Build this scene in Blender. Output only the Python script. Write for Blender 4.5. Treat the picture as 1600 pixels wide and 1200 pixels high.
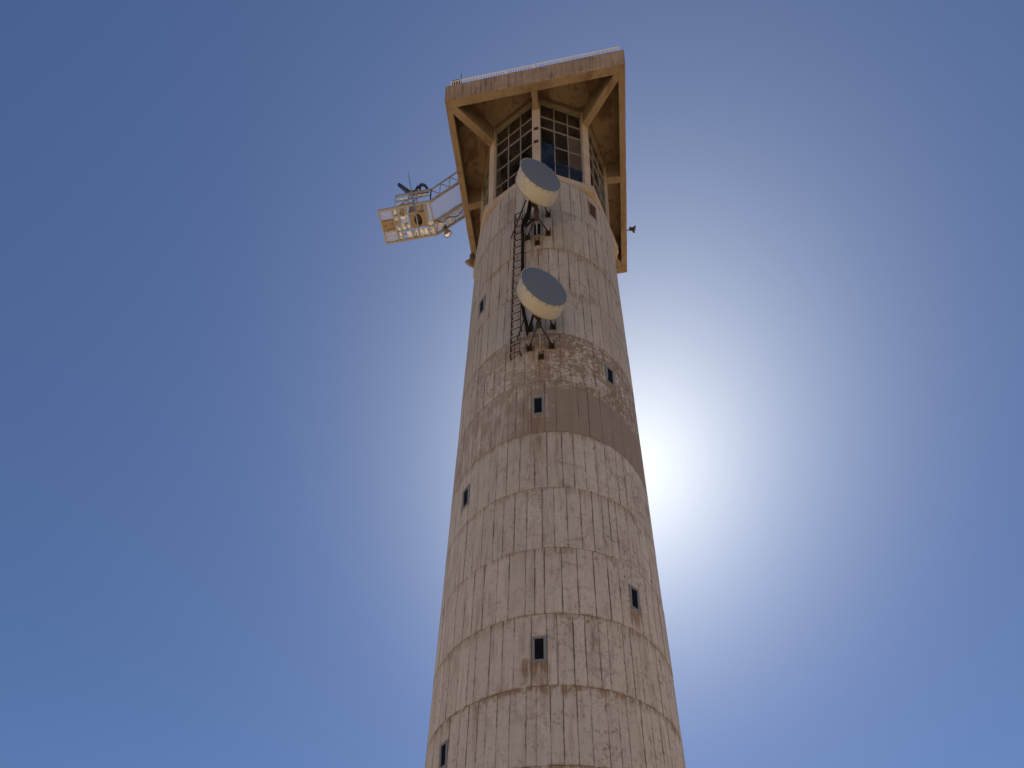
import bpy, bmesh, math, random
from mathutils import Vector, Matrix
rnd = random.Random(7)
rad = math.radians
PI = math.pi
scn = bpy.context.scene
for o in list(bpy.data.objects):
    bpy.data.objects.remove(o)
COL = scn.collection

# ------------------------------------------------------------------ camera
pitch, roll, yaw = 0.36225, 0.00403, -0.060647
F = Vector((math.sin(yaw)*math.cos(pitch), math.cos(yaw)*math.cos(pitch), math.sin(pitch)))
Rt = Vector((math.cos(yaw), -math.sin(yaw), 0))
U = Rt.cross(F)
X = math.cos(roll)*Rt + math.sin(roll)*U
Y = -math.sin(roll)*Rt + math.cos(roll)*U
cam_d = bpy.data.cameras.new('camera')
cam = bpy.data.objects.new('camera', cam_d)
COL.objects.link(cam)
m3 = Matrix((X, Y, -F)).transposed()
cam.matrix_world = Matrix.Translation((0, -27, 1.6)) @ m3.to_4x4()
cam_d.sensor_width = 36
cam_d.lens = 1192.53/1600*36
cam_d.shift_y = (1431.13-600)/1600
cam_d.shift_x = -1.27/1600
cam_d.clip_end = 20000
scn.camera = cam

# ------------------------------------------------------------------ sky + sun
SUN_EL, SUN_AZ = rad(50.43), rad(8.61)       # azimuth from +Y towards +X
SUN_DIR = Vector((math.sin(SUN_AZ)*math.cos(SUN_EL), math.cos(SUN_AZ)*math.cos(SUN_EL), math.sin(SUN_EL)))
w = bpy.data.worlds.new('World')
scn.world = w
w.use_nodes = True
wn, wl = w.node_tree.nodes, w.node_tree.links
wn.clear()
AUR = (3.75, 12.0, 2.0, 5.8, 5.2)      # wide lobe: amplitude, width in degrees, falloff; narrow lobe: amplitude, width
sky = wn.new('ShaderNodeTexSky')
sky.sky_type = 'NISHITA'
sky.sun_disc = False
sky.sun_elevation = SUN_EL
sky.sun_rotation = SUN_AZ
sky.altitude = 0
sky.air_density = 1.0
sky.dust_density = 0.3
sky.ozone_density = 8.0
bg = wn.new('ShaderNodeBackground')
bg.inputs['Strength'].default_value = 0.0565
wo = wn.new('ShaderNodeOutputWorld')
# forward-scattered aureole of the hazy sea air round the sun, added to the sky
tc = wn.new('ShaderNodeTexCoord')
dp = wn.new('ShaderNodeVectorMath'); dp.operation = 'DOT_PRODUCT'
nrm = wn.new('ShaderNodeVectorMath'); nrm.operation = 'NORMALIZE'
wl.new(tc.outputs['Generated'], nrm.inputs[0]); wl.new(nrm.outputs[0], dp.inputs[0]); dp.inputs[1].default_value = SUN_DIR
def wm(op, a, b=None):
    q = wn.new('ShaderNodeMath'); q.operation = op
    for i, v in enumerate((a, b)):
        if v is None: continue
        if isinstance(v, (int, float)): q.inputs[i].default_value = v
        else: wl.new(v, q.inputs[i])
    return q.outputs[0]
ang = wm('ARCCOSINE', wm('MINIMUM', dp.outputs['Value'], 1.0))
def lobe(amp, width, power=1.0):
    return wm('MULTIPLY', wm('EXPONENT', wm('MULTIPLY', wm('POWER', wm('DIVIDE', ang, rad(width)), power), -1.0)), amp)
def lcol(c, f):
    q = wn.new('ShaderNodeVectorMath'); q.operation = 'SCALE'; q.inputs[0].default_value = c
    wl.new(f, q.inputs['Scale']); return q
acol = wn.new('ShaderNodeVectorMath'); acol.operation = 'ADD'
wl.new(lcol((0.92, 1.0, 0.93), lobe(AUR[0], AUR[1], AUR[2])).outputs[0], acol.inputs[0])
wl.new(lcol((1.0, 0.93, 0.66), lobe(AUR[3], AUR[4], 1.5)).outputs[0], acol.inputs[1])
sadd = wn.new('ShaderNodeVectorMath'); sadd.operation = 'ADD'
tint = wn.new('ShaderNodeVectorMath'); tint.operation = 'MULTIPLY'; tint.inputs[1].default_value = (1.0, 0.970, 1.02)
wl.new(sky.outputs[0], tint.inputs[0])
wl.new(tint.outputs[0], sadd.inputs[0]); wl.new(acol.outputs[0], sadd.inputs[1])
wl.new(sadd.outputs[0], bg.inputs[0])
wl.new(bg.outputs[0], wo.inputs[0])

sun_d = bpy.data.lights.new('sun', 'SUN')
sun_d.energy = 4.6
sun_d.angle = rad(0.53)
sun_d.color = (1.0, 0.93, 0.82)
sun = bpy.data.objects.new('sun', sun_d)
COL.objects.link(sun)
sun.rotation_euler = SUN_DIR.to_track_quat('Z', 'Y').to_euler()
sun.location = (40, 260, 320)

scn.view_settings.view_transform = 'Standard'
scn.view_settings.look = 'None'
scn.view_settings.gamma = 1
scn.view_settings.use_curve_mapping = False
scn.view_settings.exposure = 0.5
scn.cycles.max_bounces = 8
scn.cycles.transparent_max_bounces = 12

# ------------------------------------------------------------------ materials
class NT:
    """small helper to write node trees"""
    def __init__(s, name):
        s.m = bpy.data.materials.new(name)
        s.m.use_nodes = True
        s.n, s.l = s.m.node_tree.nodes, s.m.node_tree.links
        s.n.clear()
        s.out = s.n.new('ShaderNodeOutputMaterial')
    def put(s, sock, v):
        if v is None: return
        if hasattr(v, 'links') or isinstance(v, bpy.types.NodeSocket): s.l.new(v, sock)
        elif isinstance(v, (tuple, list)) and len(v) == 3 and sock.type == 'RGBA': sock.default_value = (*v, 1)
        else: sock.default_value = v
    def math(s, op, a, b=None, c=None, clamp=False):
        q = s.n.new('ShaderNodeMath'); q.operation = op; q.use_clamp = clamp
        s.put(q.inputs[0], a); s.put(q.inputs[1], b); s.put(q.inputs[2], c)
        return q.outputs[0]
    def mix(s, f, a, b, mode='MIX'):
        q = s.n.new('ShaderNodeMix'); q.data_type = 'RGBA'; q.blend_type = mode
        s.put(q.inputs[0], f); s.put(q.inputs[6], a); s.put(q.inputs[7], b)
        return q.outputs[2]
    def noise(s, vec, scale, detail=4, rough=0.6, col=False, dist=0.0):
        q = s.n.new('ShaderNodeTexNoise'); s.put(q.inputs['Vector'], vec)
        q.inputs['Scale'].default_value = scale; q.inputs['Detail'].default_value = detail
        q.inputs['Roughness'].default_value = rough; q.inputs['Distortion'].default_value = dist
        return q.outputs['Color' if col else 'Fac']
    def step(s, v, a, b):                   # smoothstep a..b
        q = s.n.new('ShaderNodeMapRange'); q.interpolation_type = 'SMOOTHSTEP'
        s.put(q.inputs[0], v); s.put(q.inputs[1], a); s.put(q.inputs[2], b)
        q.inputs[3].default_value = 0; q.inputs[4].default_value = 1
        return q.outputs[0]
    def xyz(s, x, y, z):
        q = s.n.new('ShaderNodeCombineXYZ'); s.put(q.inputs[0], x); s.put(q.inputs[1], y); s.put(q.inputs[2], z)
        return q.outputs[0]
    def sep(s, v):
        q = s.n.new('ShaderNodeSeparateXYZ'); s.put(q.inputs[0], v); return q.outputs
    def scale(s, v, k):
        q = s.n.new('ShaderNodeVectorMath'); q.operation = 'MULTIPLY'; s.put(q.inputs[0], v); q.inputs[1].default_value = k
        return q.outputs[0]
    def pos(s): return s.n.new('ShaderNodeNewGeometry').outputs['Position']
    def objco(s): return s.n.new('ShaderNodeTexCoord').outputs['Object']
    def uv(s): return s.n.new('ShaderNodeUVMap').outputs[0]
    def attr(s, name):
        q = s.n.new('ShaderNodeAttribute'); q.attribute_name = name; return q.outputs['Fac']
    def bsdf(s, col, rough=0.8, metal=0.0, spec=0.3, bump=None, bs=0.3, bd=0.02):
        q = s.n.new('ShaderNodeBsdfPrincipled')
        s.put(q.inputs['Base Color'], col); s.put(q.inputs['Roughness'], rough); s.put(q.inputs['Metallic'], metal)
        q.inputs['Specular IOR Level'].default_value = spec
        if bump is not None:
            b = s.n.new('ShaderNodeBump'); b.inputs['Strength'].default_value = bs; b.inputs['Distance'].default_value = bd
            s.l.new(bump, b.inputs['Height']); s.l.new(b.outputs[0], q.inputs['Normal'])
        s.l.new(q.outputs[0], s.out.inputs[0])
        return q
    def shader(s, sh): s.l.new(sh, s.out.inputs[0])

WIN = []        # filled below: (theta deg, z)
LIFT0, LIFT = 15.076, 3.2743
WTH = [(-4.9, 20.0), (-4.9, 33.13), (-4.9, 46.2), (40.4, 23.3), (40.4, 36.4), (40.4, 49.45), (-49.2, 16.8), (-49.2, 29.8), (-49.2, 42.86)]

def mat_concrete():
    t = NT('board_marked_concrete')
    P = t.pos(); sx = t.sep(P); x, y, z = sx[0], sx[1], sx[2]
    th = t.math('ARCTAN2', x, t.math('MULTIPLY', y, -1))
    C = t.xyz(t.math('MULTIPLY', th, 4.6), 0.0, z)             # unrolled wall, metres
    arc = t.math('MULTIPLY', th, 4.6)
    thd = t.math('MULTIPLY', th, 180/PI)
    n_big = t.noise(C, 0.35, 4, 0.6)
    n_mid = t.noise(C, 1.6, 5, 0.62, dist=0.4)
    n_fine = t.noise(P, 14, 6, 0.7)
    n_str = t.noise(t.scale(C, (3.2, 1, 0.32)), 1.3, 5, 0.62)      # vertical streaks
    n_str2 = t.noise(t.scale(C, (7.0, 1, 0.5)), 1.5, 4, 0.6)
    lift = t.math('FRACT', t.math('DIVIDE', t.math('SUBTRACT', z, LIFT0 - LIFT*5), LIFT))
    uv = t.sep(t.uv())
    u, v = uv[0], uv[1]                                       # u metres from the nearest board edge, v metres below the top edge
    col = t.mix(t.step(n_big, 0.3, 0.7), (0.520, 0.502, 0.474), (0.465, 0.444, 0.412))
    # colour graded by height: paler on the lower lifts, greyer and darker on the upper ones
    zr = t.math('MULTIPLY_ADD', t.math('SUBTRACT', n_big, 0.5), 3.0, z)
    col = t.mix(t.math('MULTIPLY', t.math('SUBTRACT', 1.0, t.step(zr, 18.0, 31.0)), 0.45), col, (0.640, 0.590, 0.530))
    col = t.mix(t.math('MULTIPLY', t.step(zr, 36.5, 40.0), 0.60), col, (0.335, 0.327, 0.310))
    tone = t.attr('tone')
    col = t.mix(1.0, col, t.mix(tone, (0.93, 0.925, 0.92), (1.04, 1.04, 1.045)), 'MULTIPLY')
    # grain of the boards
    grain = t.noise(t.scale(C, (22, 1, 1.2)), 1.0, 3, 0.6)
    col = t.mix(t.math('MULTIPLY', t.step(grain, 0.42, 0.75), 0.16), col, (0.26, 0.20, 0.155))
    # general brown weathering in vertical streaks
    col = t.mix(t.math('MULTIPLY', t.step(n_str, 0.46, 0.76), 0.60), col, (0.225, 0.170, 0.128))
    # dirt at the board joints
    wob = t.math('MULTIPLY', t.step(t.noise(C, 3.6, 5, 0.7), 0.42, 0.72), 0.085)
    edge = t.math('SUBTRACT', 1.0, t.step(u, 0.004, t.math('ADD', 0.012, wob)))
    jstr = t.step(t.noise(t.scale(C, (1, 1, 0.6)), 0.9, 3), 0.30, 0.62)
    col = t.mix(t.math('MULTIPLY', edge, t.math('MULTIPLY_ADD', jstr, 0.62, 0.06)), col, (0.140, 0.100, 0.074))
    # drips under each lift joint
    drop = t.math('MULTIPLY', t.step(n_str2, 0.36, 0.66), 0.85)
    reach = t.math('MULTIPLY_ADD', t.step(t.noise(C, 0.55, 3), 0.35, 0.72), 0.95, 0.06)
    dr = t.math('MULTIPLY', t.math('SUBTRACT', 1.0, t.step(v, 0.0, reach)), drop)
    col = t.mix(t.math('MULTIPLY', dr, 0.9), col, (0.205, 0.140, 0.090))
    # ochre rust weeping out of two of the lower lift joints
    for zj, k in ((18.37, 0.85), (15.09, 0.7), (21.66, 0.4), (44.55, 0.5)):
        d = t.math('SUBTRACT', zj, z)
        rz = t.math('MULTIPLY_ADD', t.step(t.noise(C, 1.1, 5, 0.7), 0.40, 0.68), 0.85, 0.03)
        q = t.math('MULTIPLY', t.step(d, -0.10, 0.0), t.math('SUBTRACT', 1.0, t.step(d, t.math('MULTIPLY', rz, 0.3), rz)))
        q = t.math('MULTIPLY', q, t.step(t.noise(t.scale(C, (2.5, 1, 0.4)), 1.4, 4, 0.65), 0.40, 0.60))
        col = t.mix(t.math('MULTIPLY', q, k), col, (0.270, 0.175, 0.098))
    # dark cracks and pitting, stronger on the right
    vor = t.n.new('ShaderNodeTexVoronoi'); vor.feature = 'DISTANCE_TO_EDGE'
    t.put(vor.inputs['Vector'], t.xyz(t.math('MULTIPLY_ADD', t.noise(C, 2.2, 4), 0.9, arc), 0.0, t.math('MULTIPLY_ADD', t.noise(C, 1.7, 4, 0.7), 0.8, t.math('MULTIPLY', z, 0.75))))
    vor.inputs['Scale'].default_value = 0.95
    crack = t.math('SUBTRACT', 1.0, t.step(vor.outputs['Distance'], 0.0, 0.055))
    cm = t.math('MULTIPLY', t.step(t.noise(C, 0.42, 3), 0.42, 0.62), t.step(thd, -75, 40))
    col = t.mix(t.math('MULTIPLY', t.math('MULTIPLY', crack, cm), 0.45), col, (0.150, 0.105, 0.078))
    pit = t.step(t.noise(t.scale(C, (1.25, 1, 0.9)), 3.6, 7, 0.74, dist=0.4), 0.545, 0.62)
    pm = t.math('MULTIPLY', t.step(t.noise(C, 0.5, 3), 0.40, 0.60), t.math('MULTIPLY_ADD', t.step(thd, -30, 30), 0.72, 0.28))
    low = t.math('SUBTRACT', 1.0, t.step(z, 37.5, 39.0))
    col = t.mix(t.math('MULTIPLY', t.math('MULTIPLY', pit, pm), t.math('MULTIPLY_ADD', low, 0.66, 0.12)), col, (0.150, 0.110, 0.090))
    # flaking of the thin pale coat: small ragged specks everywhere, more in patches
    fl = t.noise(t.scale(C, (1, 1, 0.7)), 7.5, 6, 0.75, dist=0.5)
    fm = t.step(t.noise(C, 0.8, 4, 0.65), 0.36, 0.70)
    col = t.mix(t.math('MULTIPLY', t.math('MULTIPLY', t.step(fl, 0.525, 0.60), fm), 0.62), col, (0.190, 0.142, 0.110))
    pale = t.step(t.noise(C, 5.0, 6, 0.7), 0.60, 0.68)
    col = t.mix(t.math('MULTIPLY', pale, 0.28), col, (0.56, 0.53, 0.50))
    # two lifts where the pale coat has come off: bare brown concrete
    ragged = t.math('MULTIPLY_ADD', t.math('SUBTRACT', t.noise(C, 1.1, 6, 0.7), 0.5), 1.6, z)
    raggedt = t.math('MULTIPLY_ADD', t.math('SUBTRACT', t.noise(C, 0.55, 5, 0.65), 0.5), 70.0, thd)
    band1 = t.math('MULTIPLY', t.math('MULTIPLY', t.step(z, 31.40, 31.44), t.math('SUBTRACT', 1.0, t.step(ragged, 34.0, 34.35))), t.step(raggedt, -36, -4))
    band1 = t.math('MULTIPLY', band1, t.math('MULTIPLY_ADD', t.step(t.noise(C, 2.6, 6, 0.7), 0.33, 0.42), 0.75, 0.25))
    band1l = t.math('MULTIPLY', t.math('MULTIPLY', t.step(z, 31.40, 31.44), t.math('SUBTRACT', 1.0, t.step(ragged, 34.2, 34.9))), t.step(t.noise(t.scale(C, (2.2, 1, 0.55)), 1.2, 6, 0.68), 0.44, 0.56))
    worm = t.noise(C, 4.6, 6, 0.68, dist=0.8)
    band2 = t.math('MULTIPLY', t.math('MULTIPLY', t.step(ragged, 33.2, 34.6), t.math('SUBTRACT', 1.0, t.step(z, 37.94, 37.98))), t.math('MULTIPLY', t.step(t.math('MULTIPLY_ADD', t.math('SUBTRACT', t.noise(C, 0.9, 3), 0.5), 0.55, worm), 0.43, 0.53), t.step(raggedt, -78, -30)))
    b2r = t.math('MULTIPLY', t.math('MULTIPLY', band2, 1.0), t.math('MULTIPLY_ADD', t.step(thd, -20, 15), 0.35, 0.55))
    keep = None                                     # plaster made good round the two windows stays pale
    for tc, zc in ((-4.9, 33.13), (40.4, 36.4)):
        du = t.math('ABSOLUTE', t.math('MULTIPLY', t.math('SUBTRACT', thd, tc), 4.5*PI/180))
        dz = t.math('SUBTRACT', t.math('ABSOLUTE', t.math('SUBTRACT', z, zc - 0.04)), 0.32)
        m = t.step(t.math('ADD', t.math('MAXIMUM', du, dz), t.math('MULTIPLY', t.noise(C, 2.4, 4), 0.2)), 0.46, 0.56)
        keep = m if keep is None else t.math('MULTIPLY', keep, m)
    band1, b2r, band1l = [t.math('MULTIPLY', b, t.math('MULTIPLY_ADD', keep, 0.55, 0.45)) for b in (band1, b2r, band1l)]
    col = t.mix(t.math('MULTIPLY', band1l, 0.55), col, (0.235, 0.185, 0.150))
    col = t.mix(b2r, col, (0.215, 0.168, 0.135))
    col = t.mix(t.math('MULTIPLY', band1, 0.92), col, (0.250, 0.208, 0.180))
    # rusty run-off under the brackets and windows
    for tc, wd, z1, z0, k in ((-4, 9, 37.6, 33.6, .75), (-6, 6, 33.0, 27.0, .7), (-4.5, 8, 45.5, 40.5, .55), (-4.8, 5.5, 19.5, 17.0, .8),
                              (40.4, 5, 22.7, 21.3, .75), (40.4, 5, 35.8, 34.6, .5), (-27, 7, 49.8, 46.5, .5), (-49, 5, 16.2, 14.5, .5), (-10, 4.5, 19.6, 18.2, .8)):
        g = t.math('SUBTRACT', 1.0, t.step(t.math('ABSOLUTE', t.math('SUBTRACT', thd, tc)), wd*0.25, wd))
        h = t.math('MULTIPLY', t.step(z, z0, z0 + (z1-z0)*0.75), t.math('SUBTRACT', 1.0, t.step(z, z1, z1 + 0.1)))
        q = t.math('MULTIPLY', t.math('MULTIPLY', g, h), t.step(n_str2, 0.34, 0.62))
        col = t.mix(t.math('MULTIPLY', q, k), col, (0.200, 0.122, 0.066))
    # greenish grey smear behind the dishes
    for zc in (39.6, 48.3):
        q = t.math('MULTIPLY', t.math('SUBTRACT', 1.0, t.step(t.math('ABSOLUTE', t.math('SUBTRACT', thd, 3)), 4, 13)),
                   t.math('SUBTRACT', 1.0, t.step(t.math('ABSOLUTE', t.math('SUBTRACT', z, zc)), 0.6, 1.9)))
        col = t.mix(t.math('MULTIPLY', q, 0.5), col, (0.225, 0.225, 0.190))
    col = t.mix(t.math('MULTIPLY', t.step(n_fine, 0.5, 0.8), 0.22), col, (0.20, 0.155, 0.12))
    h = t.math('ADD', t.math('MULTIPLY', n_fine, 0.35), t.math('ADD', t.math('MULTIPLY', grain, 0.25), t.math('MULTIPLY', n_mid, 0.9)))
    h = t.math('SUBTRACT', h, t.math('MULTIPLY', t.math('MULTIPLY', crack, cm), 0.5))
    t.bsdf(col, 0.88, spec=0.2, bump=h, bs=0.5, bd=0.03)
    return t.m

def mat_plain_concrete(name, c1, c2, stain, amt=0.5, sc=1.0, streak=False, rusty=None):
    t = NT(name)
    P = t.pos()
    a = t.noise(P, 0.7*sc, 5, 0.65); b = t.noise(P, 3.0*sc, 6, 0.7, dist=0.6); f = t.noise(P, 20, 5, 0.7)
    col = t.mix(t.step(a, 0.3, 0.7), c1, c2)
    vec = t.scale(P, (6, 6, 0.35)) if streak else P
    s = t.noise(vec, 1.0*sc, 5, 0.65)
    col = t.mix(t.math('MULTIPLY', t.step(s, 0.48, 0.72), amt), col, stain)
    col = t.mix(t.math('MULTIPLY', t.step(b, 0.52, 0.7), amt*0.6), col, stain)
    if rusty:
        dt = t.n.new('ShaderNodeVectorMath'); dt.operation = 'DOT_PRODUCT'; t.put(dt.inputs[0], P); dt.inputs[1].default_value = (math.cos(rad(-5.26)), math.sin(rad(-5.26)), 0)
        fr = t.math('ABSOLUTE', t.math('SUBTRACT', t.math('FRACT', t.math('DIVIDE', t.math('MULTIPLY_ADD', a, 0.05, dt.outputs['Value']), 0.62)), 0.5))
        bl = t.math('MULTIPLY', t.step(fr, 0.47, 0.49), t.step(b, 0.35, 0.6))
        col = t.mix(t.math('MULTIPLY', bl, 0.6), col, (0.10, 0.06, 0.035))
        r = t.noise(P, 1.15, 6, 0.72, dist=1.0)
        col = t.mix(t.math('MULTIPLY', t.step(r, 0.50, 0.62), 0.75), col, rusty)
    col = t.mix(t.math('MULTIPLY', t.step(f, 0.5, 0.8), 0.2), col, tuple(x*0.5 for x in c2))
    t.bsdf(col, 0.88, spec=0.2, bump=t.math('ADD', b, t.math('MULTIPLY', f, 0.4)), bs=0.45, bd=0.03)
    return t.m

def mat_paint(name, c, rough=0.5, dirt=(0.2, 0.13, 0.08), amt=0.3, metal=0.0, sc=4.0, spec=0.4):
    t = NT(name); P = t.pos()
    a = t.noise(P, sc, 5, 0.65)
    col = t.mix(t.math('MULTIPLY', t.step(a, 0.48, 0.75), amt), c, dirt)
    f = t.noise(P, sc*7, 4, 0.6)
    col = t.mix(t.math('MULTIPLY', f, 0.12), col, tuple(x*0.55 for x in c))
    r = t.math('MULTIPLY_ADD', a, 0.25, rough-0.1)
    t.bsdf(col, r, metal, spec=spec, bump=f, bs=0.08, bd=0.005)
    return t.m

def mat_glass(name, tint, rough=0.015, base=None):
    t = NT(name)
    g = t.n.new('ShaderNodeBsdfGlossy'); g.inputs['Roughness'].default_value = rough; g.inputs['Color'].default_value = (1, 1, 1, 1)
    if base: q = t.n.new('ShaderNodeBsdfDiffuse'); q.inputs[0].default_value = (*base, 1); q2 = q
    else: q2 = t.n.new('ShaderNodeBsdfTransparent'); q2.inputs[0].default_value = (*tint, 1)
    fr = t.n.new('ShaderNodeFresnel'); fr.inputs[0].default_value = 1.09 if name == 'small_window_glass' else 1.42
    # faint dust film
    d = t.n.new('ShaderNodeBsdfDiffuse'); d.inputs[0].default_value = (0.22, 0.22, 0.225, 1)
    film = t.math('MULTIPLY', t.step(t.noise(t.pos(), 1.6, 5, 0.7), 0.30, 0.7), 0.02 if name == 'small_window_glass' else 0.14)
    m0 = t.n.new('ShaderNodeMixShader'); t.put(m0.inputs[0], film); t.l.new(q2.outputs[0], m0.inputs[1]); t.l.new(d.outputs[0], m0.inputs[2])
    mx = t.n.new('ShaderNodeMixShader'); t.l.new(fr.outputs[0], mx.inputs[0]); t.l.new(m0.outputs[0], mx.inputs[1]); t.l.new(g.outputs[0], mx.inputs[2])
    t.shader(mx.outputs[0])
    return t.m

def mat_sheet(name, c, k=0.6):
    """translucent fibreglass sheet"""
    t = NT(name)
    n = t.noise(t.pos(), 4.5, 6, 0.7, dist=0.8)
    col = t.mix(t.step(n, 0.42, 0.62), c, tuple(x*0.42 for x in c))
    a = t.n.new('ShaderNodeBsdfDiffuse'); b = t.n.new('ShaderNodeBsdfTranslucent'); t.put(a.inputs[0], col); t.put(b.inputs[0], col)
    mx = t.n.new('ShaderNodeMixShader'); mx.inputs[0].default_value = k
    t.l.new(a.outputs[0], mx.inputs[1]); t.l.new(b.outputs[0], mx.inputs[2]); t.shader(mx.outputs[0])
    return t.m

def mat_ground():
    t = NT('dry_sandy_ground'); P = t.pos()
    a = t.noise(P, 0.05, 6, 0.6); b = t.noise(P, 1.2, 6, 0.7); c = t.noise(P, 12, 4, 0.7)
    col = t.mix(t.step(a, 0.35, 0.65), (0.52, 0.37, 0.22), (0.46, 0.32, 0.185))
    col = t.mix(t.math('MULTIPLY', t.step(b, 0.5, 0.75), 0.4), col, (0.35, 0.25, 0.15))
    t.bsdf(col, 0.95, spec=0.1, bump=t.math('ADD', b, t.math('MULTIPLY', c, 0.3)), bs=0.5, bd=0.05)
    return t.m

M = dict(
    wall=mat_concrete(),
    core=mat_plain_concrete('dirty_joint_mortar', (0.27, 0.20, 0.145), (0.215, 0.155, 0.11), (0.09, 0.06, 0.04), 0.4),
    slab=mat_plain_concrete('weathered_pale_concrete', (0.44, 0.385, 0.33), (0.36, 0.30, 0.245), (0.20, 0.13, 0.085), 0.45, 1.3),
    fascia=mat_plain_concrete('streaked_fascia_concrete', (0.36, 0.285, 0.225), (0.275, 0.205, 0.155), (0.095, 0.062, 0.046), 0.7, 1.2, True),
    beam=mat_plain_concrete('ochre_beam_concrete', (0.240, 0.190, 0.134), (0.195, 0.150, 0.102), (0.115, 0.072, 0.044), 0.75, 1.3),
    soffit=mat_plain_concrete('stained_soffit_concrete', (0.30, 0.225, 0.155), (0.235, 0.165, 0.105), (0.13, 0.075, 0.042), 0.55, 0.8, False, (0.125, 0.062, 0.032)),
    pillar=mat_plain_concrete('painted_pillar_concrete', (0.46, 0.40, 0.34), (0.39, 0.325, 0.265), (0.26, 0.155, 0.09), 0.4, 1.6),
    roof=mat_plain_concrete('roof_screed', (0.40, 0.36, 0.31), (0.34, 0.30, 0.26), (0.2, 0.16, 0.13), 0.4),
    mullion=mat_paint('grey_painted_steel', (0.21, 0.205, 0.195), 0.5, (0.24, 0.16, 0.10), 0.35),
    winframe=mat_paint('blue_grey_aluminium', (0.215, 0.225, 0.235), 0.45, (0.2, 0.19, 0.18), 0.25),
    glass=mat_glass('dark_window_glass', (0.20, 0.22, 0.26)),
    glass_dark=mat_glass('small_window_glass', None, base=(0.008, 0.010, 0.016)),
    pane_film=mat_glass('dusty_curtained_glass', None, 0.1, base=(0.080, 0.066, 0.052)),
    radome=mat_paint('slate_grey_radome', (0.124, 0.160, 0.214), 0.62, (0.100, 0.136, 0.175), 0.25, sc=1.5, spec=0.2),
    shroud=mat_paint('cream_white_shroud', (0.43, 0.43, 0.415), 0.55, (0.30, 0.255, 0.19), 0.45, sc=1.4),
    rust=mat_paint('rusty_bracket_steel', (0.040, 0.030, 0.026), 0.8, (0.115, 0.055, 0.03), 0.5, sc=9),
    galv=mat_paint('galvanised_steel', (0.24, 0.235, 0.22), 0.5, (0.25, 0.17, 0.11), 0.3, metal=0.3),
    cable=mat_paint('black_cable_rubber', (0.012, 0.011, 0.011), 0.85, (0.03, 0.025, 0.02), 0.3, spec=0.1),
    white=mat_paint('white_painted_steel', (0.80, 0.80, 0.80), 0.45, (0.45, 0.36, 0.28), 0.2, sc=3),
    gantry=mat_paint('weathered_white_steel', (0.310, 0.305, 0.312), 0.5, (0.19, 0.14, 0.11), 0.45, sc=3),
    grate=mat_paint('galvanised_mesh', (0.62, 0.61, 0.60), 0.5, (0.4, 0.34, 0.28), 0.3),
    sheet=mat_sheet('cream_fibreglass_sheet', (0.72, 0.68, 0.63)),
    tan=mat_paint('tan_painted_box', (0.26, 0.205, 0.145), 0.55, (0.22, 0.13, 0.07), 0.5, sc=3),
    hole=mat_paint('black_lining', (0.03, 0.024, 0.02), 0.8, (0.02, 0.015, 0.012), 0.3),
    blue=mat_paint('dark_navy_plastic', (0.035, 0.045, 0.075), 0.45, (0.05, 0.05, 0.06), 0.3),
    lamp=mat_paint('brown_cast_housing', (0.23, 0.17, 0.125), 0.55, (0.12, 0.07, 0.045), 0.5, sc=6),
    lampdark=mat_paint('dark_cast_housing', (0.06, 0.052, 0.05), 0.55, (0.12, 0.07, 0.045), 0.4, sc=6),
    lens=mat_glass('lamp_lens', None, 0.45, base=(0.13, 0.115, 0.10)),
    vent=mat_plain_concrete('brown_block_infill', (0.085, 0.05, 0.032), (0.06, 0.036, 0.024), (0.035, 0.02, 0.014), 0.5),
    ground=mat_ground(),
)

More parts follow.
